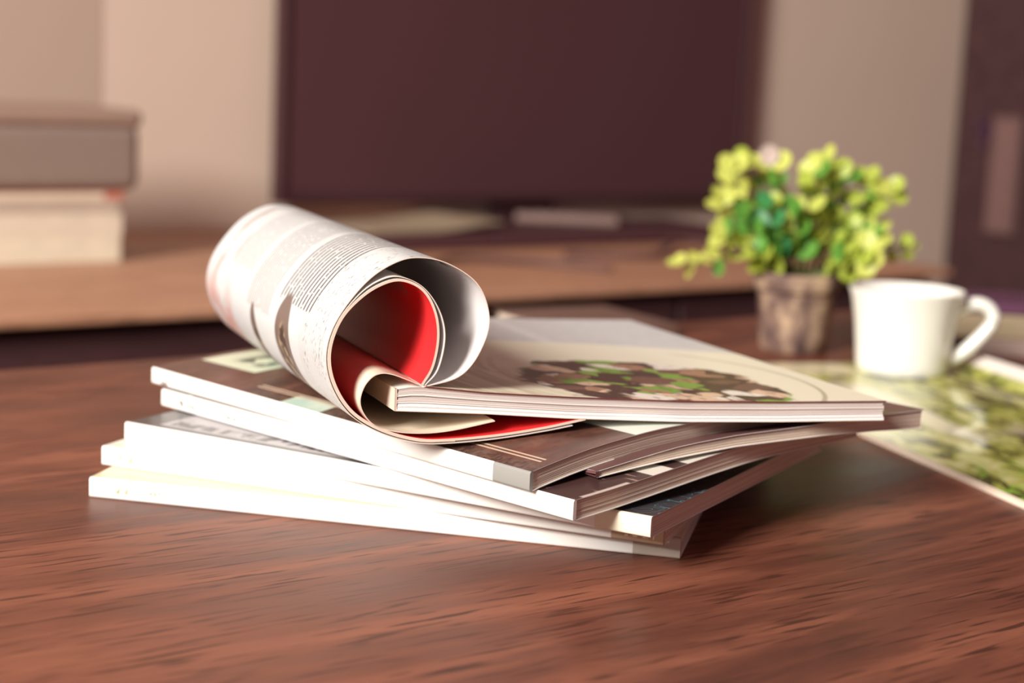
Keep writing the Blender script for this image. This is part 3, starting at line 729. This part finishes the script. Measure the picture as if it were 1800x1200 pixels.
def add_leaf(parent, p, d, mi, s):
    o = bpy.data.objects.new('leaf', LMESH[mi]); COL.objects.link(o); o.parent = parent
    zz = LLOC + Vector((rnd.uniform(-.5, .5), rnd.uniform(-.5, .5), rnd.uniform(-.3, .7))); zz = zz - d * zz.dot(d)
    if zz.length < 0.05: zz = d.orthogonal()
    zz.normalize(); yy = zz.cross(d)
    q = Matrix(((d.x, yy.x, zz.x), (d.y, yy.y, zz.y), (d.z, yy.z, zz.z))).to_quaternion(); o.rotation_mode = 'QUATERNION'; o.rotation_quaternion = q
    o.location = p; o.scale = (s, s, s)
def stem(P, nl, mi0, start=0.35, s0=1.0):
    C = crom([Vector(p) for p in P], 6)
    st = tube('stem', C, lambda t: 0.0011 - 0.0005 * t, stemm, plant, 6)
    N = len(C) - 1
    for k in range(nl):
        f = start + (0.97 - start) * k / max(nl - 1, 1); x = f * N; i = min(int(x), N - 1)
        p = C[i].lerp(C[i + 1], x - i); d = (C[i + 1] - C[i]).normalized()
        a = d.cross(Vector((0, 0, 1))); a = a.normalized() if a.length > 0.05 else Vector((1, 0, 0))
        b = d.cross(a); ang = k * 1.57 + rnd.uniform(-0.4, 0.4)
        for sg in (0, math.pi):
            v = (a * math.cos(ang + sg) + b * math.sin(ang + sg)) + d * 0.55 + Vector((0, 0, 0.15))
            mi = mi0 if rnd.random() < 0.6 else rnd.choice((0, 1, 2))
            add_leaf(st, p, v.normalized(), mi, s0 * rnd.uniform(1.15, 1.55) * (1.0 - 0.2 * f))
    add_leaf(st, C[-1], (C[-1] - C[-2]).normalized(), mi0, 1.1 * s0)
# stems: world-aligned directions (x right, y away), turned into the plant's own frame
cy, sy_ = math.cos(-0.3), math.sin(-0.3)
def wl(x, y, z): return (x * cy - y * sy_, x * sy_ + y * cy, z)
TIPS = [(-0.058, -0.010, 0.138, 0), (-0.044, 0.012, 0.142, 1), (-0.062, 0.0, 0.112, 0), (-0.060, -0.014, 0.088, 0), (-0.046, -0.022, 0.104, 2), (-0.030, -0.024, 0.112, 3), (-0.022, -0.012, 0.128, 2),
        (-0.008, -0.022, 0.106, 2), (0.000, -0.016, 0.126, 1), (0.006, -0.004, 0.140, 0), (0.018, 0.004, 0.146, 0), (0.028, 0.0, 0.136, 1), (0.050, 0.006, 0.132, 1), (0.058, 0.012, 0.116, 1),
        (0.056, -0.004, 0.094, 0), (0.048, -0.020, 0.082, 0), (0.040, -0.024, 0.074, 1), (-0.036, -0.026, 0.078, 1), (-0.020, 0.022, 0.134, 1), (0.032, 0.024, 0.122, 2), (0.012, 0.028, 0.118, 2), (-0.030, 0.026, 0.100, 2),
        (0.046, 0.020, 0.100, 3), (-0.050, 0.018, 0.122, 0), (0.066, -0.002, 0.126, 1)]
for (x, y, z, mi) in TIPS:
    b = (x * 0.16, y * 0.2, 0.056)
    m = (x * 0.62 + rnd.uniform(-.004, .004), y * 0.62, 0.056 + (z - 0.056) * 0.52)
    stem([wl(*b), wl(*m), wl(x, y, z)], 4, mi)
stem([wl(-0.01, -0.004, 0.056), wl(-0.045, -0.010, 0.074), wl(-0.070, -0.012, 0.068), wl(-0.092, -0.014, 0.066)], 5, 0, 0.42, 0.8)
stem([wl(0.012, 0.0, 0.056), wl(0.048, 0.006, 0.076), wl(0.070, 0.008, 0.082), wl(0.084, 0.008, 0.084)], 4, 1, 0.5, 0.7)
stem([wl(-0.004, 0.0, 0.056), wl(-0.018, 0.004, 0.10), wl(-0.026, 0.006, 0.142)], 2, 4, 0.75, 1.1)
stem([wl(0.004, 0.008, 0.056), wl(0.010, 0.012, 0.10), wl(0.014, 0.012, 0.140)], 2, 4, 0.8, 1.0)

# ------------------------------------------------------------------ small things behind on the table
nb = plain('notebook_cover_brown', (0.16, 0.085, 0.065), 0.6, 0.1, 30)
o = mini_book('notebook', (0.040, 1.318, 0.0), R(31), 0.110, 0.110, 0.011, nb, PAGES, 'brown notebook lying behind the open rolled magazine', None, 'notebook')
pc1 = plain('cover_pale_rose', (0.38, 0.28, 0.24), 0.6); pc2 = plain('cover_olive_cream', (0.31, 0.24, 0.15), 0.6); pc3 = plain('cover_violet', (0.10, 0.03, 0.07), 0.6)
mini_book('small_book', (0.372, 1.352, 0.0), R(-4), 0.19, 0.085, 0.013, pc1, PAGES, 'pale rose book at the bottom of the pile behind the cup', 'books piled behind the cup')
mini_book('small_book', (0.2860, 1.366, 0.0131), R(-3), 0.21, 0.085, 0.019, pc2, PAGES, 'olive cream book in the middle of the pile behind the cup', 'books piled behind the cup')
mini_book('small_book', (0.2920, 1.372, 0.0322), R(-5), 0.20, 0.078, 0.010, pc3, PAGES, 'violet book on top of the pile behind the cup', 'books piled behind the cup')
